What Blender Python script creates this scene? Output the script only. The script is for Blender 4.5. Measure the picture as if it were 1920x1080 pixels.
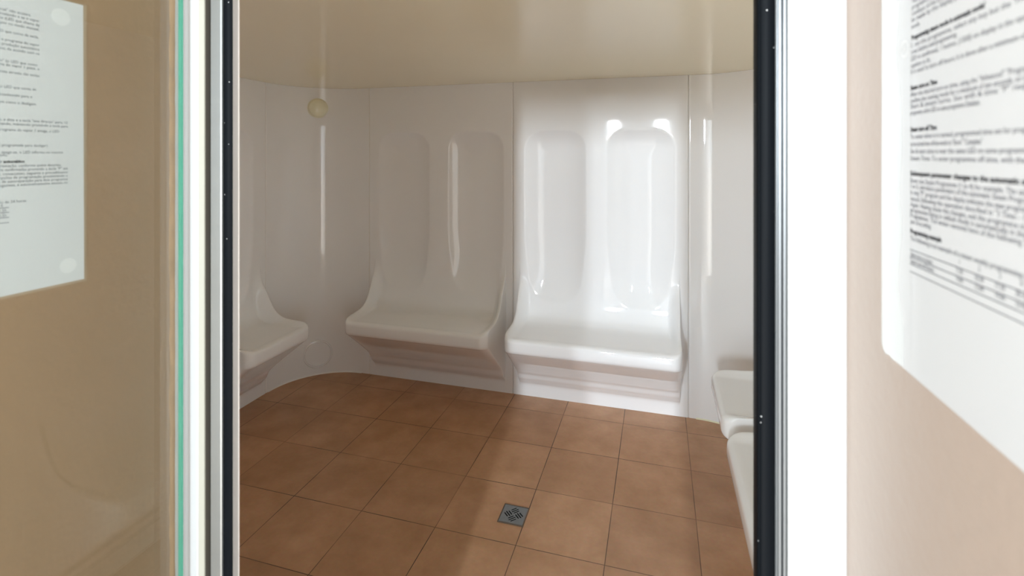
import bpy, bmesh, math, random
import numpy as np
from mathutils import Vector, Matrix

# ------------------------------------------------------------------ clear
for o in list(bpy.data.objects):
    bpy.data.objects.remove(o, do_unlink=True)
S = bpy.context.scene
COL = S.collection

# ------------------------------------------------------------------ camera
EYE = 1.47
cd = bpy.data.cameras.new('camera'); cam = bpy.data.objects.new('camera', cd); COL.objects.link(cam)
cam.location = (0, 0, EYE)
cam.rotation_euler = (math.radians(90), 0, math.radians(16.157))
cd.sensor_fit = 'HORIZONTAL'; cd.sensor_width = 36
cd.lens = 948.6 / 1920 * 36
cd.shift_y = -(540 - 289.15) / 1920
cd.clip_start = 0.02
cd.dof.use_dof = True; cd.dof.focus_distance = 2.4; cd.dof.aperture_fstop = 6.5
S.camera = cam

# ------------------------------------------------------------------ world, lights, exposure
SKY_L, SKY_R, SKY_MID = 0.54, 0.56, 0.17
w = bpy.data.worlds.new('world'); S.world = w; w.use_nodes = True
wn = w.node_tree; bg = wn.nodes['Background']
# bright low outdoor daylight behind the camera, stronger to the left, dim overhead and towards the ground
def wnode(t, **k):
    n = wn.nodes.new(t)
    for a, b in k.items(): setattr(n, a, b)
    return n
_tc = wnode('ShaderNodeTexCoord'); _sx = wnode('ShaderNodeSeparateXYZ'); wn.links.new(_tc.outputs['Generated'], _sx.inputs[0])
_ez = wnode('ShaderNodeValToRGB'); _cr = _ez.color_ramp
_mz = wnode('ShaderNodeMapRange'); _mz.inputs[1].default_value = -1; wn.links.new(_sx.outputs['Z'], _mz.inputs[0]); wn.links.new(_mz.outputs[0], _ez.inputs[0])
_cr.elements[0].position = 0.30; _cr.elements[0].color = (1.0, 0.96, 0.88, 1)
_cr.elements[1].position = 0.80; _cr.elements[1].color = (0.10, 0.11, 0.12, 1)
for p_, c_ in ((0.46, (1.0, 0.97, 0.92, 1)), (0.50, (0.84, 0.93, 1.0, 1)), (0.60, (0.62, 0.70, 0.76, 1)), (0.68, (0.42, 0.50, 0.42, 1))):
    e_ = _cr.elements.new(p_); e_.color = c_
# brightness round the horizon: open to the left, something dark straight behind and right of it, open again far right
_hx = wnode('ShaderNodeMapRange'); _hx.inputs[1].default_value = -1; wn.links.new(_sx.outputs['X'], _hx.inputs[0])
_rx = wnode('ShaderNodeValToRGB'); wn.links.new(_hx.outputs[0], _rx.inputs[0]); _rr = _rx.color_ramp; _rr.interpolation = 'EASE'
_rr.elements[0].position = 0.36; _rr.elements[0].color = (SKY_L, SKY_L, SKY_L, 1)
_rr.elements[1].position = 0.88; _rr.elements[1].color = (SKY_R, SKY_R, SKY_R, 1)
for p_, v_ in ((0.43, SKY_MID), (0.47, 0.06), (0.53, 0.06), (0.58, SKY_MID), (0.76, SKY_MID)):
    e_ = _rr.elements.new(p_); e_.color = (v_, v_, v_, 1)
_ml = wnode('ShaderNodeMath', operation='MULTIPLY'); wn.links.new(_rx.outputs[0], _ml.inputs[0]); _ml.inputs[1].default_value = 10.0
wn.links.new(_ml.outputs[0], bg.inputs[1]); wn.links.new(_ez.outputs[0], bg.inputs[0])
S.view_settings.view_transform = 'Standard'; S.view_settings.look = 'None'
S.view_settings.gamma = 1; S.view_settings.use_curve_mapping = False
S.view_settings.exposure = 0.66
S.cycles.max_bounces = 24; S.cycles.diffuse_bounces = 20; S.cycles.glossy_bounces = 8   # light keeps bouncing in the white cabin

def area(name, loc, target, sx, sy, power, col):
    l = bpy.data.lights.new(name, 'AREA'); l.shape = 'RECTANGLE'; l.size = sx; l.size_y = sy
    l.energy = power; l.color = col
    o = bpy.data.objects.new(name, l); COL.objects.link(o); o.location = loc
    o.rotation_euler = (Vector(target) - Vector(loc)).to_track_quat('-Z', 'Z').to_euler()
    return o
# two tall bright windows well behind the camera, seen through the corridor
area('window_daylight_near_axis', (0.055, -5.0, 2.13), (-0.3, 2.9, 1.2), 0.17, 0.78, 185, (0.84, 0.93, 1.0))
area('window_daylight_left', (-0.91, -5.0, 2.13), (-0.3, 2.9, 1.2), 0.18, 0.78, 100, (0.84, 0.93, 1.0))

# ------------------------------------------------------------------ helpers
def tag(o, label=None, cat=None, group=None, kind=None):
    if label: o['label'] = label
    if cat: o['category'] = cat
    if group: o['group'] = group
    if kind: o['kind'] = kind
    return o
def empty(name, loc=(0, 0, 0)):
    o = bpy.data.objects.new(name, None); COL.objects.link(o); o.location = loc
    o.empty_display_size = 0.05
    return o
def link(name, me, mat, parent=None):
    o = bpy.data.objects.new(name, me); COL.objects.link(o)
    if mat: me.materials.clear(); me.materials.append(mat)
    if parent:
        o.parent = parent
        o.matrix_parent_inverse = Matrix.Translation(-Vector(parent.location))
    return o
def from_bm(name, bm, mat, parent=None, smooth=None):
    bmesh.ops.recalc_face_normals(bm, faces=bm.faces)
    me = bpy.data.meshes.new(name); bm.to_mesh(me); bm.free()
    if smooth is not None:
        me.polygons.foreach_set('use_smooth', [True] * len(me.polygons))
        me.set_sharp_from_angle(angle=math.radians(smooth))
    return link(name, me, mat, parent)
def add_box(bm, lo, hi, bevel=0.0, seg=2):
    t = bmesh.new(); bmesh.ops.create_cube(t, size=1)
    for v in t.verts:
        v.co = Vector([(lo[i] + hi[i]) / 2 + v.co[i] * (hi[i] - lo[i]) for i in range(3)])
    if bevel: bmesh.ops.bevel(t, geom=t.edges[:], offset=bevel, segments=seg, affect='EDGES', profile=0.5)
    me = bpy.data.meshes.new('t'); t.to_mesh(me); t.free(); bm.from_mesh(me); bpy.data.meshes.remove(me)
def box(name, lo, hi, mat, parent=None, bevel=0.0, seg=2):
    bm = bmesh.new(); add_box(bm, lo, hi, bevel, seg)
    return from_bm(name, bm, mat, parent, 40 if bevel else None)
def prism(name, pts, z0, z1, mat, parent=None, smooth=30):
    """vertical extrusion of a plan outline"""
    bm = bmesh.new()
    a = [bm.verts.new((x, y, z0)) for x, y in pts]; b = [bm.verts.new((x, y, z1)) for x, y in pts]
    n = len(pts)
    for i in range(n): bm.faces.new((a[i], a[(i + 1) % n], b[(i + 1) % n], b[i]))
    bm.faces.new(a[::-1]); bm.faces.new(b)
    return from_bm(name, bm, mat, parent, smooth)
def lathe(name, prof, mat, M, parent=None, n=48, smooth=35):
    """profile of (radius, height) spun about local z, placed with matrix M"""
    bm = bmesh.new(); rings = []
    for r, h in prof:
        if r < 1e-6: rings.append([bm.verts.new(M @ Vector((0, 0, h)))])
        else: rings.append([bm.verts.new(M @ Vector((r * math.cos(2 * math.pi * k / n), r * math.sin(2 * math.pi * k / n), h))) for k in range(n)])
    for A, B in zip(rings, rings[1:]):
        for k in range(n):
            a0, a1 = A[k % len(A)], A[(k + 1) % len(A)]; b0, b1 = B[k % len(B)], B[(k + 1) % len(B)]
            vs = [];
            for v in (a0, a1, b1, b0):
                if v not in vs: vs.append(v)
            if len(vs) > 2: bm.faces.new(vs)
    return from_bm(name, bm, mat, parent, smooth)

# ------------------------------------------------------------------ materials
def mat(name, col, rough=0.5, metal=0.0, coat=0.0, spec=0.5):
    m = bpy.data.materials.new(name); m.use_nodes = True
    b = m.node_tree.nodes['Principled BSDF']
    b.inputs['Base Color'].default_value = (*col, 1); b.inputs['Roughness'].default_value = rough
    b.inputs['Metallic'].default_value = metal; b.inputs['Coat Weight'].default_value = coat
    b.inputs['Coat Roughness'].default_value = 0.03; b.inputs['Specular IOR Level'].default_value = spec
    return m
def N(m, t, **kw):
    n = m.node_tree.nodes.new(t)
    for k, v in kw.items(): setattr(n, k, v)
    return n
def L(m, a, b): m.node_tree.links.new(a, b)
def mottled(m, col, amt=0.04, scale=3.0, detail=4, bump=0.0, bscale=60, rough=None):
    """gentle procedural tone variation + optional fine bump"""
    b = m.node_tree.nodes['Principled BSDF']
    tc = N(m, 'ShaderNodeTexCoord'); nz = N(m, 'ShaderNodeTexNoise'); nz.inputs['Scale'].default_value = scale
    nz.inputs['Detail'].default_value = detail; L(m, tc.outputs['Object'], nz.inputs['Vector'])
    r = N(m, 'ShaderNodeMix', data_type='RGBA')
    r.inputs[6].default_value = (*[c * (1 - amt) for c in col], 1); r.inputs[7].default_value = (*[min(1, c * (1 + amt)) for c in col], 1)
    L(m, nz.outputs['Fac'], r.inputs[0]); L(m, r.outputs[2], b.inputs['Base Color'])
    if bump:
        n2 = N(m, 'ShaderNodeTexNoise'); n2.inputs['Scale'].default_value = bscale; n2.inputs['Detail'].default_value = 2
        L(m, tc.outputs['Object'], n2.inputs['Vector'])
        bp = N(m, 'ShaderNodeBump'); bp.inputs['Strength'].default_value = bump; bp.inputs['Distance'].default_value = 0.01
        L(m, n2.outputs['Fac'], bp.inputs['Height']); L(m, bp.outputs[0], b.inputs['Normal'])
    return m
AC = (0.885, 0.89, 0.90)
acrylic = mottled(mat('white_acrylic', AC, 0.035), AC, 0.012, 1.5, 2, bump=0.012, bscale=5)
CE = (0.93, 0.86, 0.65)
ceil_m = mottled(mat('cream_ceiling', CE, 0.16), CE, 0.015, 1.2, 2, bump=0.012, bscale=4)
shell = mat('grey_shell', (0.45, 0.44, 0.43), 0.7)
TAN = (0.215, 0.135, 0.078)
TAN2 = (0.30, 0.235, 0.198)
tan_r = mottled(mat('lighter_tan_wall', TAN2, 0.4), TAN2, 0.04, 4, 5, bump=0.05, bscale=90)  # lighter version of the tan, for the right wall only
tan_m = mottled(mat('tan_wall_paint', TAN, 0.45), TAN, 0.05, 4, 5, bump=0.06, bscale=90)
white_fr = mottled(mat('white_lacquer_frame', (0.48, 0.485, 0.495), 0.35, coat=0.3), (0.48, 0.485, 0.495), 0.01, 8)
alu = mottled(mat('brushed_aluminium', (0.36, 0.37, 0.37), 0.38, metal=0.75), (0.36, 0.37, 0.37), 0.05, 20)
alu_d = mat('shaded_channel_metal', (0.12, 0.108, 0.092), 0.5, metal=0.3)  # the slot's shade is put into a darker metal colour
grey_fr = mat('warm_grey_edge', (0.36, 0.35, 0.30), 0.5)
pale = mat('pale_panel_edge', (0.85, 0.80, 0.77), 0.5)
seal_m = mottled(mat('brown_sealant', (0.30, 0.18, 0.09), 0.6), (0.30, 0.18, 0.09), 0.35, 30)
paper_m = mottled(mat('printed_paper', (0.43, 0.43, 0.445), 0.35, coat=0.25), (0.43, 0.43, 0.445), 0.01, 10)
lam_m = mat('laminating_film_white', (0.42, 0.43, 0.44), 0.22, coat=0.3)
lam_b = mat('laminate_border', (0.27, 0.20, 0.14), 0.2, coat=0.5)
dot_m = mat('adhesive_patch', (0.48, 0.48, 0.49), 0.35)
ink = mat('black_ink', (0.06, 0.06, 0.075), 0.7)
ink_g = mat('grey_ink', (0.55, 0.55, 0.56), 0.7)
sealant = mat('white_joint_sealant', (0.88, 0.87, 0.84), 0.5)
alu_r = mottled(mat('dull_aluminium', (0.24, 0.25, 0.26), 0.35, metal=0.6), (0.24, 0.25, 0.26), 0.05, 20)
cream_pl = mottled(mat('cream_plastic', (0.90, 0.87, 0.66), 0.25, coat=0.3), (0.90, 0.87, 0.66), 0.02, 20)
steel = mottled(mat('grey_drain_metal', (0.22, 0.235, 0.25), 0.42, metal=0.35), (0.22, 0.235, 0.25), 0.12, 90, 5)
dark = mat('cavity_shade', (0.004, 0.004, 0.004), 0.9, spec=0.1)
brass = mat('drain_rim_metal', (0.16, 0.12, 0.09), 0.4, metal=0.4)

# black rubber with a few pale specks
rubber = mat('black_rubber', (0.0035, 0.0045, 0.006), 0.5, spec=0.05)
_b = rubber.node_tree.nodes['Principled BSDF']
_tc = N(rubber, 'ShaderNodeTexCoord'); _v = N(rubber, 'ShaderNodeTexVoronoi'); _v.inputs['Scale'].default_value = 62
L(rubber, _tc.outputs['Object'], _v.inputs['Vector'])
_r = N(rubber, 'ShaderNodeValToRGB'); _r.color_ramp.elements[0].color = (0.5, 0.5, 0.5, 1); _r.color_ramp.elements[0].position = 0.032
_r.color_ramp.elements[1].color = (0.0035, 0.0045, 0.006, 1); _r.color_ramp.elements[1].position = 0.05
L(rubber, _v.outputs['Distance'], _r.inputs[0]); L(rubber, _r.outputs[0], _b.inputs['Base Color'])

# thin clear glass: fresnel mix of transparent and mirror
glass = bpy.data.materials.new('clear_glass'); glass.use_nodes = True
gt = glass.node_tree; gt.nodes.clear()
o_ = gt.nodes.new('ShaderNodeOutputMaterial'); mx = gt.nodes.new('ShaderNodeMixShader'); fr = gt.nodes.new('ShaderNodeFresnel')
tr = gt.nodes.new('ShaderNodeBsdfTransparent'); gl = gt.nodes.new('ShaderNodeBsdfGlossy')
gb = gt.nodes.new('ShaderNodeNewGeometry'); mr = gt.nodes.new('ShaderNodeMapRange'); mr.inputs[3].default_value = 1.5; mr.inputs[4].default_value = 1 / 1.5
gt.links.new(gb.outputs['Backfacing'], mr.inputs[0]); gt.links.new(mr.outputs[0], fr.inputs[0])
tr.inputs[0].default_value = (0.965, 0.985, 0.975, 1); gl.inputs['Roughness'].default_value = 0.01
gt.links.new(fr.outputs[0], mx.inputs[0]); gt.links.new(tr.outputs[0], mx.inputs[1]); gt.links.new(gl.outputs[0], mx.inputs[2]); gt.links.new(mx.outputs[0], o_.inputs[0])
green = mat('green_glass_edge', (0.09, 0.34, 0.25), 0.15, coat=0.5)

# terracotta tiles
TX, TY, TS = -0.8455, 1.830, 0.33
tile = mat('terracotta_tiles', (0.4, 0.2, 0.1), 0.38)
def build_tile(m):
    b = m.node_tree.nodes['Principled BSDF']
    tc = N(m, 'ShaderNodeTexCoord'); mp = N(m, 'ShaderNodeMapping')
    mp.inputs['Location'].default_value = (-TX + 33 * TS, -TY + 33 * TS, 0)
    L(m, tc.outputs['Object'], mp.inputs['Vector'])
    br = N(m, 'ShaderNodeTexBrick'); br.offset = 0; br.squash = 1
    for k, v in (('Scale', 1), ('Mortar Size', 0.0016), ('Mortar Smooth', 0.15), ('Bias', 0), ('Brick Width', TS), ('Row Height', TS)):
        br.inputs[k].default_value = v
    br.inputs['Color1'].default_value = (0.47, 0.275, 0.155, 1); br.inputs['Color2'].default_value = (0.55, 0.33, 0.190, 1)
    L(m, mp.outputs[0], br.inputs['Vector'])
    n1 = N(m, 'ShaderNodeTexNoise'); n1.inputs['Scale'].default_value = 5; n1.inputs['Detail'].default_value = 5; n1.inputs['Roughness'].default_value = 0.6
    L(m, mp.outputs[0], n1.inputs['Vector'])
    r1 = N(m, 'ShaderNodeValToRGB'); r1.color_ramp.elements[0].position = 0.3; r1.color_ramp.elements[0].color = (0.80, 0.72, 0.62, 1)
    r1.color_ramp.elements[1].position = 0.7; r1.color_ramp.elements[1].color = (1.12, 1.10, 1.12, 1)
    L(m, n1.outputs['Fac'], r1.inputs[0])
    n2 = N(m, 'ShaderNodeTexNoise'); n2.inputs['Scale'].default_value = 70; n2.inputs['Detail'].default_value = 3
    L(m, mp.outputs[0], n2.inputs['Vector'])
    mul = N(m, 'ShaderNodeMix', data_type='RGBA', blend_type='MULTIPLY'); mul.inputs[0].default_value = 1
    L(m, br.outputs['Color'], mul.inputs[6]); L(m, r1.outputs[0], mul.inputs[7])
    mul2 = N(m, 'ShaderNodeMix', data_type='RGBA', blend_type='OVERLAY'); mul2.inputs[0].default_value = 0.10
    L(m, mul.outputs[2], mul2.inputs[6]); L(m, n2.outputs['Color'], mul2.inputs[7])
    # grout tone wanders between dark and pale
    n3 = N(m, 'ShaderNodeTexNoise'); n3.inputs['Scale'].default_value = 2.3
    L(m, mp.outputs[0], n3.inputs['Vector'])
    r3 = N(m, 'ShaderNodeValToRGB'); r3.color_ramp.elements[0].position = 0.42; r3.color_ramp.elements[0].color = (0.035, 0.016, 0.008, 1)
    r3.color_ramp.elements[1].position = 0.62; r3.color_ramp.elements[1].color = (0.30, 0.155, 0.08, 1)
    L(m, n3.outputs['Fac'], r3.inputs[0])
    mg = N(m, 'ShaderNodeMix', data_type='RGBA')
    L(m, br.outputs['Fac'], mg.inputs[0]); L(m, mul2.outputs[2], mg.inputs[6]); L(m, r3.outputs[0], mg.inputs[7])
    L(m, mg.outputs[2], b.inputs['Base Color'])
    rr = N(m, 'ShaderNodeMapRange'); rr.inputs[3].default_value = 0.30; rr.inputs[4].default_value = 0.50
    L(m, n1.outputs['Fac'], rr.inputs[0]); L(m, rr.outputs[0], b.inputs['Roughness'])
    bp = N(m, 'ShaderNodeBump'); bp.invert = True; bp.inputs['Strength'].default_value = 0.6; bp.inputs['Distance'].default_value = 0.002
    ad = N(m, 'ShaderNodeMath', operation='MULTIPLY_ADD'); ad.inputs[1].default_value = 0.12
    L(m, n1.outputs['Fac'], ad.inputs[0]); L(m, br.outputs['Fac'], ad.inputs[2]); L(m, ad.outputs[0], bp.inputs['Height'])
    L(m, bp.outputs[0], b.inputs['Normal'])
build_tile(tile)

# ------------------------------------------------------------------ room shell
XL, XR, YB, YF = -2.32, 0.60, 2.985, 0.61      # faces of the moulded lining; YF = inner face of the front wall
BK = 0.037                                     # depth of the lining's turned edges
GAP = 0.06                                     # hollow behind the lining
CH = 1.912                                     # ceiling height
SX0, SX1, SX2 = -1.860, -0.860, 0.161          # seams on the back wall
SYL, SYR = 2.570, 2.545                        # seams on the side walls next to the corners
tag(box('floor', (-2.6, -0.5, -0.06), (1.0, 3.2, 0.0), tile), kind='structure')
tag(box('ceiling', (XL - 0.1, YF - 0.012, CH), (XR + 0.1, YB + 0.1, CH + 0.05), ceil_m), kind='structure')
tag(box('wall_back', (XL - 0.1, YB + GAP, 0), (XR + 0.1, YB + 0.1, CH), shell), kind='structure')
tag(box('wall_left', (XL - 0.1, YF - 0.012, 0), (XL - GAP, YB + GAP, CH), shell), kind='structure')
tag(box('wall_right', (XR + GAP, YF - 0.012, 0), (XR + 0.1, YB + GAP, CH), shell), kind='structure')
DX0, DX1, DZ = -0.6007, 0.112, 1.81            # clear door opening in the cabin front
bm = bmesh.new()
_o = [(XL - GAP, YF - .012), (-.5895, YF - .012), (-.5885, YF - .0105), (-.6020, YF), (XL - GAP, YF)]
_a = [bm.verts.new((x, y, 0)) for x, y in _o]; _c = [bm.verts.new((x, y, CH)) for x, y in _o]
for i in range(5): bm.faces.new((_a[i], _a[(i + 1) % 5], _c[(i + 1) % 5], _c[i]))
bm.faces.new(_a[::-1]); bm.faces.new(_c)
add_box(bm, (DX1, YF - 0.012, 0), (XR + GAP, YF, CH)); add_box(bm, (DX0, YF - 0.012, DZ), (DX1, YF, CH))
tag(from_bm('wall_front', bm, pale), kind='structure')

# ------------------------------------------------------------------ moulded seat units
def smooth01(t): t = np.clip(t, 0, 1); return t * t * (3 - 2 * t)
RIM = [(0, .80), (.004, .74), (.022, .69), (.060, .63), (.092, .575), (.130, .527), (.185, .497), (.250, .488), (.325, .484),
       (.352, .479), (.366, .466), (.370, .450), (.370, .412), (.364, .396), (.348, .384), (.320, .362), (.240, .300), (.140, .222), (.075, .165), (.052, .125), (.018, .092), (.004, .078), (0, .060), (0, 0.0)]
INN = [(0, .80), (.000, .72), (.002, .66), (.008, .600), (.022, .545), (.045, .503), (.085, .478), (.150, .470), (.320, .470),
       (.350, .470), (.365, .462), (.370, .449), (.370, .412), (.364, .396), (.348, .384), (.320, .362), (.240, .300), (.140, .222), (.075, .165), (.052, .125), (.018, .092), (.004, .078), (0, .060), (0, 0.0)]
def catmull(P, k):
    P = np.array(P, float); out = []
    n = len(P)
    for i in range(n - 1):
        p0, p1, p2, p3 = P[max(i - 1, 0)], P[i], P[i + 1], P[min(i + 2, n - 1)]
        # finite-difference tangents limited so straight runs stay straight
        l = np.linalg.norm(p2 - p1); 
        t1 = (p2 - p0) / (np.linalg.norm(p2 - p1) + np.linalg.norm(p1 - p0) + 1e-9) * l if i > 0 else (p2 - p1)
        t2 = (p3 - p1) / (np.linalg.norm(p3 - p2) + np.linalg.norm(p2 - p1) + 1e-9) * l if i < n - 2 else (p2 - p1)
        for j in range(k):
            t = j / k
            out.append((2*t**3-3*t*t+1)*p1 + (t**3-2*t*t+t)*t1 + (-2*t**3+3*t*t)*p2 + (t**3-t*t)*t2)
    out.append(P[-1]); return np.array(out)
KS = 5
rimc, innc = catmull(RIM, KS), catmull(INN, KS)
upz = np.linspace(CH - 0.0003, .80, 130)[:-1]
up = np.stack([np.zeros_like(upz), upz], 1)
rimP, innP = np.vstack([up, rimc]), np.vstack([up, innc])
NR = len(rimP)
R_BACK = len(up) + 5 * KS            # rows of the backrest
R_SEAT = len(up) + 15 * KS           # rows of the seat shelf
def groove(a, z, ac, hw, zt=1.612, zb=0.585, dep=0.043):
    """hollow pressed into the back: rounded slot, narrowing at its foot"""
    zc, hh = (zt + zb) / 2, (zt - zb) / 2
    narrow = hw - 0.032 * smooth01((1.02 - z) / 0.42)
    x = np.abs(a - ac) * (hw / narrow); y = np.abs(z - zc)
    R = np.where(z > zc, 0.115, 0.145)
    qx, qy = x - (hw - R), y - (hh - R)
    sd = np.minimum(np.maximum(qx, qy), 0) + np.hypot(np.maximum(qx, 0), np.maximum(qy, 0)) - R
    t = np.clip(-sd / 0.165, 0, 1)
    foot = smooth01((z - zb) / 0.30) * 0.55 + 0.45
    return dep * (1 - (1 - t) ** 2.25) * np.where(z > zc, 1, foot)
def seat_unit(name, W, U, Nrm, org, grooves, label, group, flip):
    """moulded lining panel W wide; U along the wall, Nrm into the room, org = its left foot on the wall plane"""
    m_ = 0.042; D = 0.37; R = 0.045
    cols = [(0, -BK, 0), (0, -.012, 0), (.0006, -.004, 0), (.002, -.0015, 0), (.005, 0, 0)]           # a, d offset, g
    cols += [(a, 0, 0) for a in np.linspace(.010, m_ - .003, 5)]
    gs = [(m_, 0), (m_ + .0012, .04), (m_ + .0022, .15), (m_ + .0030, .35), (m_ + .0036, .60), (m_ + .004, 1 - R / D)]
    cols += [(a, 0, g) for a, g in gs]
    for k in range(1, 9):
        th = math.pi / 2 * k / 8
        cols.append((m_ + .004 + R * (1 - math.cos(th)), 0, 1 - (R / D) * (1 - math.sin(th))))
    a_in = m_ + .004 + R
    n = int((W / 2 - a_in) / 0.0075)
    cols += [(a, 0, 1) for a in np.linspace(a_in, W / 2, n + 1)[1:]]
    left = np.array(cols); right = left[:-1][::-1].copy(); right[:, 0] = W - right[:, 0]
    C = np.vstack([left, right]); NC = len(C)
    A = C[:, 0][None, :].repeat(NR, 0); DO = C[:, 1][None, :]; G = C[:, 2][None, :]
    edge = np.minimum(A, W - A)
    wgt = smooth01((edge - m_ - .006) / .060)
    d = rimP[:, 0][:, None] * (1 - wgt) + innP[:, 0][:, None] * wgt
    z = rimP[:, 1][:, None] * (1 - wgt) + innP[:, 1][:, None] * wgt
    # outside the seat the profile is only the flat wall
    d = d * G + DO
    idx = np.arange(NR)[:, None]
    gv = np.zeros_like(d)
    for ac, hw in grooves: gv += groove(A, z, ac, hw)
    d = d - np.where(idx < R_BACK + 2 * KS, gv, 0)
    U, Nrm, org = np.array(U, float), np.array(Nrm, float), np.array(org, float)
    P = org[None, None] + A[..., None] * U + d[..., None] * Nrm
    P[..., 2] = z
    P = P.reshape(-1, 3)
    i, j = np.meshgrid(np.arange(NR - 1), np.arange(NC - 1), indexing='ij')
    q = np.stack([i * NC + j, (i + 1) * NC + j, (i + 1) * NC + j + 1, i * NC + j + 1], -1)
    if flip: q = q[..., ::-1]
    # normals of the whole moulding, so its parts shade as one skin
    f = q.reshape(-1, 4); fn = np.cross(P[f[:, 2]] - P[f[:, 0]], P[f[:, 3]] - P[f[:, 1]])
    vn = np.zeros_like(P)
    for k in range(4): np.add.at(vn, f[:, k], fn)
    vn /= np.linalg.norm(vn, axis=1)[:, None] + 1e-12
    root = empty(name, tuple(org + U * W / 2)); tag(root, label, 'bench', group)
    for part, r0, r1 in (('backrest', 0, R_BACK), ('seat', R_BACK, R_SEAT), ('base', R_SEAT, NR - 1)):
        sub = q[r0:r1].reshape(-1, 4) - r0 * NC
        vs = P[r0 * NC:(r1 + 1) * NC]; nn = vn[r0 * NC:(r1 + 1) * NC]
        me = bpy.data.meshes.new(part); me.from_pydata(vs.tolist(), [], sub.tolist())
        me.polygons.foreach_set('use_smooth', [True] * len(sub)); me.update()
        me.normals_split_custom_set_from_vertices(nn.tolist())
        link(part, me, acrylic, root)
    return root
S2 = 0.0012   # half joint
G1 = 'white moulded bench units lining the steam room'
two = [(0.258, .184), (0.754, .186)]
nmB = (0, -1, 0)
seat_unit('moulded_bench', SX1 - SX0 - 2 * S2, (1, 0, 0), nmB, (SX0 + S2, YB, 0), two,
          'shaded two-seat white bench moulding on the back wall, nearest the round lamp', G1, False)
seat_unit('moulded_bench', SX2 - SX1 - 2 * S2, (1, 0, 0), nmB, (SX1 + S2, YB, 0), [(0.262, .186), (0.758, .188)],
          'brightly lit two-seat white bench moulding in the middle of the back wall with shiny streaks', G1, False)
SY1 = 2.005; SY2 = 1.005
# left wall: U runs towards +y, the room is on +x
seat_unit('moulded_bench', SYL - SY1 - 2 * S2, (0, 1, 0), (1, 0, 0), (XL, SY1 + S2, 0), [(0.2825, .175)],
          'single-seat white bench moulding on the left wall next to the rounded corner', G1, False)
seat_unit('moulded_bench', SY1 - SY2 - 2 * S2, (0, 1, 0), (1, 0, 0), (XL, SY2 + S2, 0), two,
          'near white bench on the left wall, only a sliver showing beside the door frame', G1, False)
seat_unit('moulded_bench', SYR - SY1 - 2 * S2, (0, -1, 0), (-1, 0, 0), (XR, SYR - S2, 0), [(0.27, .17)],
          'far single-seat white bench moulding on the right wall beside the rounded corner', G1, False)
seat_unit('moulded_bench', SY1 - SY2 - 2 * S2, (0, -1, 0), (-1, 0, 0), (XR, SY1 - S2, 0), two,
          'long near white bench on the right wall, its seat running along the black door gasket', G1, False)

# plain lining between the benches and the front wall
def plain_lining(name, x, y0, y1, s):
    bm = bmesh.new(); lo, hi = sorted((x, x - s * BK)); add_box(bm, (lo, y0 + .0005, 0), (hi, y1, CH - .0003), 0.003, 2)
    return tag(from_bm(name, bm, acrylic, None, 30), kind='structure')
plain_lining('wall_left_lining', XL, YF, SY2 - S2, 1); plain_lining('wall_right_lining', XR, YF, SY2 - S2, -1)

# rounded corner panels
def corner(name, wx, sx, sy, R):
    """from seam (sx, YB) round to seam (wx, sy)"""
    s = 1 if sx > wx else -1
    cx, cy = wx + s * R, YB - R
    pts = [(sx - s * S2, YB + BK), (sx - s * S2, YB + .004), (sx - s * (S2 + .001), YB + .001), (sx - s * (S2 + .004), YB)]
    for k in range(1, 4): pts.append((sx - s * .004 + (cx - sx + s * .004) * k / 4, YB))
    for k in range(33):
        th = math.pi / 2 * k / 32
        pts.append((cx - s * R * math.sin(th), cy + R * math.cos(th)))
    for k in range(1, 4): pts.append((wx, cy + (sy + .004 - cy) * k / 4))
    pts += [(wx, sy + S2 + .004), (wx - s * .001, sy + S2 + .001), (wx - s * .004, sy + S2), (wx - s * BK, sy + S2)]
    bm = bmesh.new(); zs = [0, 0.6, 1.2, CH - .0003]
    V = [[bm.verts.new((x, y, z)) for x, y in pts] for z in zs]
    for a, b in zip(V, V[1:]):
        for i in range(len(pts) - 1): bm.faces.new((a[i], a[i + 1], b[i + 1], b[i]) if s < 0 else (b[i], b[i + 1], a[i + 1], a[i]))
    me = bpy.data.meshes.new(name); bm.to_mesh(me); bm.free()
    me.polygons.foreach_set('use_smooth', [True] * len(me.polygons)); me.set_sharp_from_angle(angle=math.radians(50))
    return tag(link(name, me, acrylic), kind='structure'), (cx, cy)
RL, RR = 0.405, 0.400
_, CL = corner('wall_corner_left', XL, SX0, SYL, RL)
_, CR = corner('wall_corner_right', XR, SX2, SYR, RR)
# cream sealant fillets round the foot of the corner panels
for nm, c, sgn, R in (('trim_1', CL, 1, RL), ('trim_2', CR, -1, RR)):
    bm = bmesh.new(); r0 = []
    for k in range(33):
        th = math.pi / 2 * k / 32; sx, cy = -sgn * math.sin(th), math.cos(th)
        r0.append([bm.verts.new((c[0] + (R - e) * sx, c[1] + (R - e) * cy, z)) for e, z in ((0, .006), (.004, .003), (.006, 0))])
    for a, b in zip(r0, r0[1:]):
        for i in range(2): bm.faces.new((a[i], a[i + 1], b[i + 1], b[i]))
    tag(from_bm(nm, bm, cream_pl if sgn < 0 else sealant, None, 60), kind='structure')

# pale sealant in the joints between the mouldings
k = 3
for x, y, w, d in ((SX0, YB, .0012, -1), (SX1, YB, .0012, -1), (SX2, YB, .0012, -1), (XL, SYL, 0, 1), (XL, SY1, 0, 1), (XL, SY2, 0, 1), (XR, SYR, 0, -1), (XR, SY1, 0, -1), (XR, SY2, 0, -1)):
    k += 1
    if w: lo, hi = (x - .0011, y + .0018, 0), (x + .0011, y + .036, CH - .0003)
    else: lo, hi = (min(x - d * .0018, x - d * .036), y - .0011, 0), (max(x - d * .0018, x - d * .036), y + .0011, CH - .0003)
    tag(box('trim_%d' % k, lo, hi, sealant), kind='structure')

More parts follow.
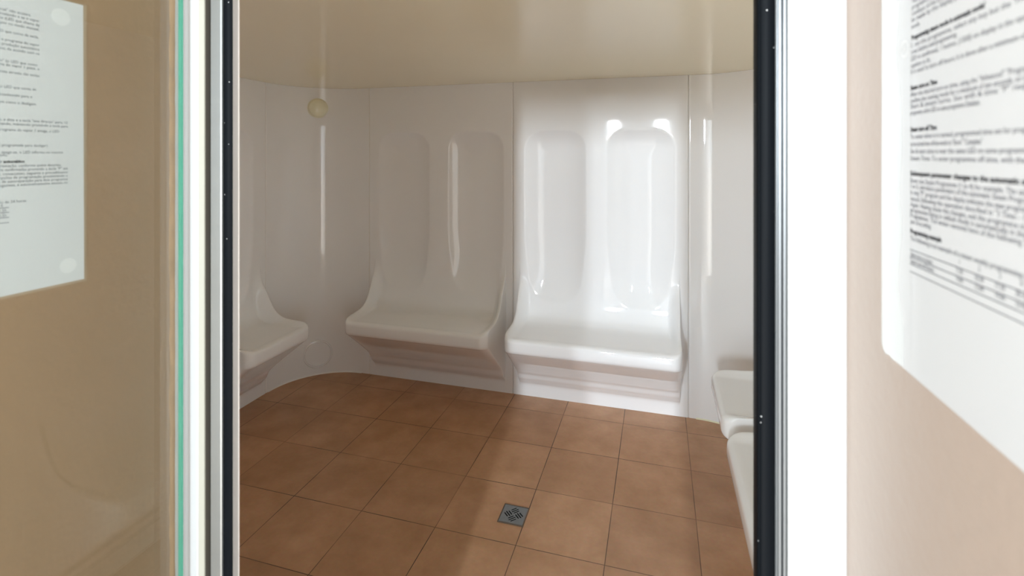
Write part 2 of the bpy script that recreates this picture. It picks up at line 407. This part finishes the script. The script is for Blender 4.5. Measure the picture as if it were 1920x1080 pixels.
# ------------------------------------------------------------------ lamp and steam outlet on the left corner
def on_corner(u, v):
    f, y0, yaw = 948.6, 289.15, math.radians(16.157)
    a, b = (u - 960) / f, -(v - y0) / f
    dx, dy, dz = math.cos(yaw) * a - math.sin(yaw), math.sin(yaw) * a + math.cos(yaw), b
    A = dx * dx + dy * dy; B = -2 * (dx * CL[0] + dy * CL[1]); Cc = CL[0] ** 2 + CL[1] ** 2 - RL ** 2
    t = (-B + math.sqrt(B * B - 4 * A * Cc)) / (2 * A)
    return Vector((dx * t, dy * t, EYE + dz * t))
def face_in(p):
    n = Vector((CL[0] - p.x, CL[1] - p.y, 0)).normalized()
    zl = n; xl = Vector((0, 0, 1)).cross(zl).normalized(); yl = zl.cross(xl)
    return Matrix.Translation(p) @ Matrix((xl, yl, zl)).transposed().to_4x4()
LAMP_P = on_corner(596, 203); OUT_P = on_corner(596, 663)
M1 = face_in(LAMP_P)
t = empty('round_wall_lamp', tuple(LAMP_P))
tag(t, 'small round cream domed lamp high on the rounded left corner wall', 'lamp')
lathe('lamp_base', [(0, -.012), (.064, -.012), (.066, .004), (.064, .010), (.060, .013), (0, .013)], cream_pl, M1, t)
lathe('lamp_dome', [(0.0605, .010), (.060, .020), (.054, .032), (.043, .040), (.028, .045), (.012, .0468), (0, .047)], cream_pl, M1, t, smooth=60)
M2 = face_in(OUT_P)
t = empty('steam_outlet_cover', tuple(OUT_P))
tag(t, 'flat round white cover low on the rounded left corner wall, near the floor', 'vent cover')
lathe('cover_ring', [(.090, -.014), (.092, .008), (.089, .014), (.084, .015), (.081, .010), (.081, -.004)], acrylic, M2, t, n=64)
lathe('cover_disc', [(.081, -.006), (.0795, .004), (.077, .006), (.030, .0075), (0, .008)], acrylic, M2, t, n=64)

# ------------------------------------------------------------------ floor drain
DC = (-0.5665, 1.9795); DH = 0.0535
t = empty('floor_drain', (DC[0], DC[1], 0)); tag(t, 'square grey metal floor drain with woven slots set in the terracotta tiles', 'drain')
box('drain_well_shade', (DC[0] - .045, DC[1] - .045, .0002), (DC[0] + .045, DC[1] + .045, .0006), dark, t)  # thin black sheet standing in for the shade of a deep well
bm = bmesh.new()
for lo, hi in (((-DH, -DH), (DH, -DH + .003)), ((-DH, DH - .003), (DH, DH)), ((-DH, -DH + .003), (-DH + .003, DH - .003)), ((DH - .003, -DH + .003), (DH, DH - .003))):
    add_box(bm, (DC[0] + lo[0], DC[1] + lo[1], .0002), (DC[0] + hi[0], DC[1] + hi[1], .0042))
from_bm('drain_frame', bm, brass, t)
bm = bmesh.new(); e = DH - .0045
add_box(bm, (DC[0] - e, DC[1] - e, .0030), (DC[0] + e, DC[1] + e, .0040))
plate = from_bm('drain_grate', bm, steel, t)
cut = bmesh.new()
for q in range(4):
    ang = q * math.pi / 2
    gx, gy = 0.0230 * math.cos(ang), 0.0235 * math.sin(ang)            # group centres E N W S
    sl = math.radians(45) if q % 2 else math.radians(-45)                # slot direction alternates: basket weave
    ux, uy = math.cos(sl), math.sin(sl); px, py = -uy, ux
    for k, ln in ((-1, .0135), (0, .0165), (1, .0135)):
        cx, cy = gx + px * k * .0100, gy + py * k * .0100
        ring = []
        for s_ in (1, -1):
            for j in range(7):
                th = math.pi / 2 - math.pi * j / 6 if s_ > 0 else -math.pi / 2 - math.pi * j / 6
                lx = s_ * (ln - .0026) + .0026 * math.cos(th); ly = .0026 * math.sin(th)
                ring.append((DC[0] + cx + ux * lx + px * ly, DC[1] + cy + uy * lx + py * ly))
        a = [cut.verts.new((x, y, -.001)) for x, y in ring]; b = [cut.verts.new((x, y, .008)) for x, y in ring]
        n = len(ring)
        for i in range(n): cut.faces.new((a[i], a[(i + 1) % n], b[(i + 1) % n], b[i]))
        cut.faces.new(a[::-1]); cut.faces.new(b)
co = from_bm('cutter', cut, None)
md = plate.modifiers.new('b', 'BOOLEAN'); md.operation = 'DIFFERENCE'; md.object = co; md.solver = 'EXACT'
dg = bpy.context.evaluated_depsgraph_get(); dg.update()
nm = bpy.data.meshes.new_from_object(plate.evaluated_get(dg)); plate.modifiers.clear(); plate.data = nm; nm.materials.clear(); nm.materials.append(steel)
bpy.data.objects.remove(co, do_unlink=True)

# ------------------------------------------------------------------ doorway in front of the cabin
HT = 2.30; FX0, FX1 = -0.6456, 0.1667; FY = 0.545
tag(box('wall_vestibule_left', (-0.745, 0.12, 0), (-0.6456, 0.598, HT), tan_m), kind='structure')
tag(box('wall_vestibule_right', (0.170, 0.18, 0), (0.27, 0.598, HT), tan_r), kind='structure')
tag(box('ceiling_vestibule_shade', (-0.745, 0.18, HT), (0.27, 0.598, HT + .05), white_fr), kind='structure')  # unseen slab, added to keep overhead sky light off the corridor walls
dr = empty('door_1', (-0.24, FY, 0)); tag(dr, kind='structure')
# left jamb: white face, warm grey chamfer, dark slot, aluminium bar, black gasket
prism('frame_jamb', [(FX0, .597), (FX0, FY), (FX0 + .002, FY - .0015), (-.6055, FY - .0015), (-.6042, FY), (-.6042, .597)], 0, HT, white_fr, dr)
prism('edge_strip', [(-.6042, .5495), (-.6042, FY + .0005), (-.5968, .5475), (-.5968, .5495)], 0, HT, grey_fr, dr)
prism('channel', [(-.6042, .590), (-.6042, .5495), (-.5972, .5495), (-.5972, .5640), (-.5830, .5640), (-.5830, .577), (-.596, .590)], 0, HT, alu_d, dr)
prism('aluminium_bar', [(-.5850, .560), (-.5850, .547), (-.5843, .5463), (-.5680, .5463), (-.5668, .5475), (-.5668, .5605), (-.5830, .577), (-.5830, .560)], 0, HT, alu, dr)
gk = [(-.5668, .550)]
for k in range(7):
    th = math.pi - math.pi / 2 * k / 6
    gk.append((-.5618 + .0045 * math.cos(th), .5525 - .0045 * math.sin(th)))
gk += [(-.5555, .5490), (-.5540, .5505), (-.5535, .5490), (-.5522, .5500), (-.5522, .5512), (-.5668, .5605)]
prism('rubber_gasket', gk, 0, HT, rubber, dr, 40)
tag(dr.children[-1], 'black rubber seal')
# right jamb
prism('frame_jamb', [(FX1 + .0033, .597), (FX1 + .0033, FY), (FX1 + .001, FY - .0015), (.1222, FY - .0015), (.1206, FY), (.1206, .597)], 0, HT, white_fr, dr)
prism('aluminium_bar', [(.1206, .590), (.1206, .558), (.1190, .558), (.1190, .5475), (.1170, .5475), (.1166, .556), (.1150, .556), (.1146, .5465), (.1125, .5465), (.1122, .5500), (.1115, .5500), (.1112, .5465), (.1108, .5465), (.1099, .548), (.1099, .590)], 0, HT, alu_r, dr)
gk = [(.1099, .585), (.1099, .5495)]
for k in range(9):
    th = math.pi * k / 8
    gk.append((.10265 + .0068 * math.cos(th), .5500 - .0042 * math.sin(th)))
gk += [(.0950, .5505), (.0943, .5495), (.0938, .5510), (.0938, .570), (.104, .585)]
prism('rubber_gasket', gk, 0, HT, rubber, dr, 40)
# head of the frame
box('frame_head', (FX0, FY, 1.95), (FX1 + .003, .5975, HT), white_fr, dr)
box('lintel_seal', (DX0 + .01, .56, DZ + .005), (DX1 - .004, .597, 1.95), alu, dr)
# brown sealant along the left wall corner
bm = bmesh.new(); rnd = random.Random(4); prev = None
for k in range(120):
    z = k * HT / 119; a = .0028 + rnd.random() * .0018; b = rnd.random() * .0008
    cur = [bm.verts.new((-.6456, FY - .0015 - a - .003, z)), bm.verts.new((-.6440 + b, FY - .004, z)), bm.verts.new((-.6438 + b, FY - .0016, z))]
    if prev:
        for i in range(2): bm.faces.new((prev[i], prev[i + 1], cur[i + 1], cur[i]))
    prev = cur
tag(from_bm('trim_3', bm, seal_m, None, 60), kind='structure')

# glass door leaf, swung open flat along the left wall
t = empty('glass_door', (-0.617, 0.530, 0.0))
tag(t, 'clear glass door leaf with a thin green edge, open in front of the notice on the left wall', 'door')
box('glass_pane', (-.6210, -.150, .012), (-.6150, .5290, 2.02), glass, t)
box('glass_edge', (-.6210, .5290, .012), (-.6152, .5315, 2.02), green, t)

# ------------------------------------------------------------------ notices
def text_mesh(items, name, material, parent, place):
    """items: (string, s, z, size, width or None, align, bold); place(s, z) -> world; s runs along the reading direction"""
    out = bmesh.new()
    for st, s0, z0, size, width, align, bold in items:
        for off in ((0, .00012) if bold else (0,)):
            cu = bpy.data.curves.new('t', 'FONT'); cu.body = st; cu.size = size; cu.align_x = 'LEFT'; cu.resolution_u = 2
            if bold: cu.offset = 0.00012
            ob = bpy.data.objects.new('t', cu); COL.objects.link(ob)
            g = bpy.context.evaluated_depsgraph_get(); g.update()
            me = bpy.data.meshes.new_from_object(ob.evaluated_get(g))
            xs = [v.co.x for v in me.vertices]
            if not xs: continue
            x0, x1 = min(xs), max(xs); sc = (width / (x1 - x0)) if width else 0.92
            tot = (x1 - x0) * sc
            sh = -x0 * sc if align == 'L' else (-x1 * sc if align == 'R' else -(x0 + x1) / 2 * sc)
            for v in me.vertices: v.co = place(s0 + v.co.x * sc + sh + off, z0 + v.co.y)
            out.from_mesh(me)
            bpy.data.objects.remove(ob, do_unlink=True); bpy.data.meshes.remove(me); bpy.data.curves.remove(cu)
    me = bpy.data.meshes.new(name); out.to_mesh(me); out.free()
    return link(name, me, material, parent)
f_, y0_, yaw_ = 948.6, 289.15, math.radians(16.157)
def plane_x(u, v, X):
    a, b = (u - 960) / f_, -(v - y0_) / f_
    dx, dy = math.cos(yaw_) * a - math.sin(yaw_), math.sin(yaw_) * a + math.cos(yaw_)
    t = X / dx
    return dy * t, EYE + b * t
def slab(name, outline, x, thick, material, parent):
    """outline of (y, z) on a wall of constant x, thick towards the corridor"""
    bm = bmesh.new()
    a = [bm.verts.new((x, y, z)) for y, z in outline]; b = [bm.verts.new((x + thick, y, z)) for y, z in outline]
    n = len(outline)
    for i in range(n): bm.faces.new((a[i], a[(i + 1) % n], b[(i + 1) % n], b[i]))
    bm.faces.new(a[::-1]); bm.faces.new(b)
    return from_bm(name, bm, material, parent)

# left notice (Portuguese)
XW = -0.6456
t = empty('printed_notice', (XW, 0.316, 1.3245))
tag(t, 'laminated notice with Portuguese text on the left tan wall behind the glass', 'notice')
slab('laminate', [(.200, 1.3215), (.431, 1.3215), (.4315, 1.645), (.200, 1.645)], XW, .0006, lam_b, t)
slab('paper', [(.203, 1.3245), (.4285, 1.3245), (.4275, 1.6435), (.203, 1.6435)], XW + .0006, .0005, paper_m, t)
XT = XW + .00125
Llines = [('automáticas" não acusará', 57, 28), ('ao executando e se o vapor', 74, 39.5), ('presente (LED que chama de', 74, 47.5), ('o vapor no modo manual,', 73.5, 55.5),
 ('y LED que como da tecla.', 72.5, 70), ('além o programa do vapor', 74, 85), ('de e produção automática', 74, 93), ('arquivo, de acordo com os', 74, 101),
 ('automo" (o LED que como', 70, 122), ('programa de vapor 1 pisca, o', 74, 129.5), ('diferentes através das teclas', 74, 142),
 ('nao" (o LED que conta de', 68, 168), ('o reconhecido para o', 60.5, 181.5), (', bem como o desligam.', 69, 195.5),
 ('para, a data e a tecla "ene directo" para, 12', 127, 230), ('comando, mantendo premindo a tecla para', 127, 237), ('d no programa de vapor 1 antiga, o LED', 111, 246.5),
 ('ntas programada para desligar)', 89, 273), ('logar- 1 apaga-se, o LED informa no mesmo', 118, 285.5), ('menu;', 14, 290.5),
 ('a programação, conforme acima descrito.', 115, 309), ('são em confirmadas premindo a tecla "P" até', 127, 315.5), ('último, consecutivo, seguinte e procedimento', 127, 322.5),
 ('dos Os opções de programação pressionando o', 127, 329), ('processo de autoreparação para dois programas', 127, 335.5), ('jogos, seguintes, é automaticamente ativado no', 127, 342),
 ('ciclo de 24 horas', 49, 376), ('1,5h', 12, 394), ('0,5h', 12, 403.5), ('4', 5, 385.5)]
items = []
for st, u, v in Llines:
    y, z = plane_x(u, v, XT)
    items.append((st, y, z - .0014, .0042, None, 'R', False))
y, z = plane_x(46, 302.5, XT); items.append(('r automático', y, z - .0014, .0043, None, 'R', True))
text_mesh(items, 'printed_text', ink, t, lambda s, z: Vector((XT, s, z)))
bm = bmesh.new()
for v in (389, 398, 407.5, 417):
    y, z = plane_x(17, v, XT)
    add_box(bm, (XT - .0001, .235, z - .0003), (XT, y, z + .0003))
from_bm('table_rule', bm, ink, t)
for u, v, r in ((114, 32, .0095), (128, 498, .0085)):
    y, z = plane_x(u, v, XW + .0012)
    lathe('adhesive_dot', [(0, -.0003), (r, -.0003), (r, .00012), (0, .00015)], dot_m, Matrix.Translation((XW + .0011, y, z)) @ Matrix.Rotation(math.pi / 2, 4, 'Y'), t, n=32)

# right notice (English): reads towards the camera, that is along -y
XW = 0.170
t = empty('printed_notice', (XW, 0.36, 1.318))
tag(t, 'laminated notice with English text and a small table on the right tan wall', 'notice')
def pr(u, v, X=XW): return plane_x(u, v, X)
yl = pr(1655, 400)[0]; zb = pr(1655, 655)[1]
out = [(yl, 1.640), (yl, 1.56), (yl, 1.50), (yl + .0006, 1.43), (yl, 1.36), (yl, zb + .006), (yl - .002, zb + .0015), (yl - .008, zb - .001), (yl - .013, zb + .0008), (yl - .018, zb - .0008), (yl - .024, zb), (.242, zb + .001), (.242, 1.640)]
slab('laminate', out, XW, -.0006, lam_m, t)
wav = [(1690, -40), (1689, 10), (1687, 45), (1684, 80), (1683.5, 105), (1686, 130), (1690, 160), (1693, 200), (1694, 260), (1693, 310), (1690, 350), (1689, 372), (1694, 410), (1694, 440), (1690, 480), (1686, 525), (1690, 560), (1697, 590), (1699, 630), (1697, 660)]
pts = [pr(u, v) for u, v in wav]
pts = pts + [(pts[-1][0], zb + .0006), (.245, zb + .0012), (.245, pts[0][1])]
slab('paper', pts, XW - .0006, -.0004, paper_m, t)
XT = XW - .00115
def E(st, u, v, ue=None, ve=None, bold=False):
    y, z = plane_x(u, v, XT)
    wd = None
    if ue is not None: wd = y - plane_x(ue, v if ve is None else ve, XT)[0]
    else: wd = y - .262
    return (st, -y, z - .0016, .0048, wd, 'L', bold)
Rl = [E('Note, Before the manual on operation, turn to the first page now, select LED', 1711, 2), E('programme for the automatic water, showing 1 and the display flashing', 1710, 14),
 E('continue of the system mode, and wait until both of the menus are on for', 1710, 26), E('be made by the display panel until the menu starts the steam of the', 1709, 38), E('mode.', 1709, 50.5, 1725, 44),
 E('Programming steam mode in automatic mode?', 1709, 71.5, 1847, 15, True),
 E('1. set the programme, select any key but the "Programme" button', 1709, 85.5), E('press button until programming', 1709, 97.5, 1793, 68), E('LED is confirmed, 1 button, (1500) on display in the operation is confirmed', 1708, 111),
 E('option is lit.', 1708, 123.5, 1745, 111), E('It is used to turn off hours; it is done after a minimum of ten seconds in the', 1708, 135),
 E('Steam turn-on Time', 1707, 165.5, 1757, 155, True), E('After the desired turn-on time, using the "Advanced" "Programme" button, or the', 1707, 178),
 E('confirm the running mode for a minimum of ten seconds, so the automatic starting', 1707, 189.5), E('Start & steam turns. See with & time "P" request vapour "L"', 1707, 200), E('programme, select LED on same programme Database.', 1707, 212, 1838, 192),
 E('Steam turn-off Time', 1707, 243, 1756, 239, True), E('To enter when it is turned, programmed time set for programme end mode is', 1707, 256.5), E('to be turned into off the mode to "Store" "Complete"', 1707, 270, 1842, 266),
 E('Set & start time is near the same LED on same programme. "Super off" hour', 1707, 283.5), E('Steam Time. To enter programme off time, with the automatic on the', 1707, 296.5),
 E('Subsequent parameter changes to the automatic steam programme', 1707, 324.5, None, None, True),
 E('Enter one Steam Programme (1 to 4) for example. The same time programme', 1707, 338), E('1 to 5. introduce parameters of the automatic Steam Programme, now it can be', 1707, 348.5), E('In step "P" program and the display indicates the new programme is in the current', 1707, 360),
 E('vessel, following the operation described in "3 Time - 15 min, and confirm', 1707, 371.5), E('Again. Having made the changes, exit the programme mode to continue so', 1707, 382.5), E('programme being in default mode is automatically in the corresponding set', 1707, 393),
 E('Programme. The water removal here of the following Three temperature', 1707, 403.5), E('turn of as setting.', 1707, 414.5, 1746, 425),
 E('Programming example', 1707, 432.5, 1765, 449, True), E('The following is an example of a steam weekly programming over a 24 hours cycle', 1707, 446),
 E('Steam turn-on (hour)', 1707, 475.5, 1748, 489), E('Steam turn-off (hour)', 1707, 488, 1751, 505)]
cols = [1799, 1836, 1875, 1914]
for k, (u, v1, v2, v3) in enumerate(((1799, 491, 508, 524), (1836, 503, 522, 539), (1875, 517, 537, 555), (1915, 531, 552, 571))):
    for st, v in ((str(k + 1), v1), (('7.30', '10.30', '17.30', '20.30')[k], v2), (('9.00', '12.00', '19.00', '22.00')[k], v3)):
        y, z = plane_x(u, v, XT); Rl.append((st, -y, z - .0016, .0042, None, 'C', False))
text_mesh(Rl, 'printed_text', ink, t, lambda s, z: Vector((XT, -s, z)))
bm = bmesh.new()
for v in (467.5, 481.5, 494.5, 508.5):
    y, z = plane_x(1706, v, XT)
    add_box(bm, (XT, .255, z - .00025), (XT + .0001, y, z + .00025))
from_bm('table_rule', bm, ink, t)
ys, zs_ = plane_x(1696, 92, XT)
lathe('stamp', [(.0050, 0), (.0055, .0001), (.0060, 0)], ink_g, Matrix.Translation((XT, ys, zs_)) @ Matrix.Rotation(-math.pi / 2, 4, 'Y'), t, n=32)
text_mesh([('R', -ys, zs_ - .002, .005, None, 'C', False)], 'stamp_letter', ink_g, t, lambda s, z: Vector((XT, -s, z)))
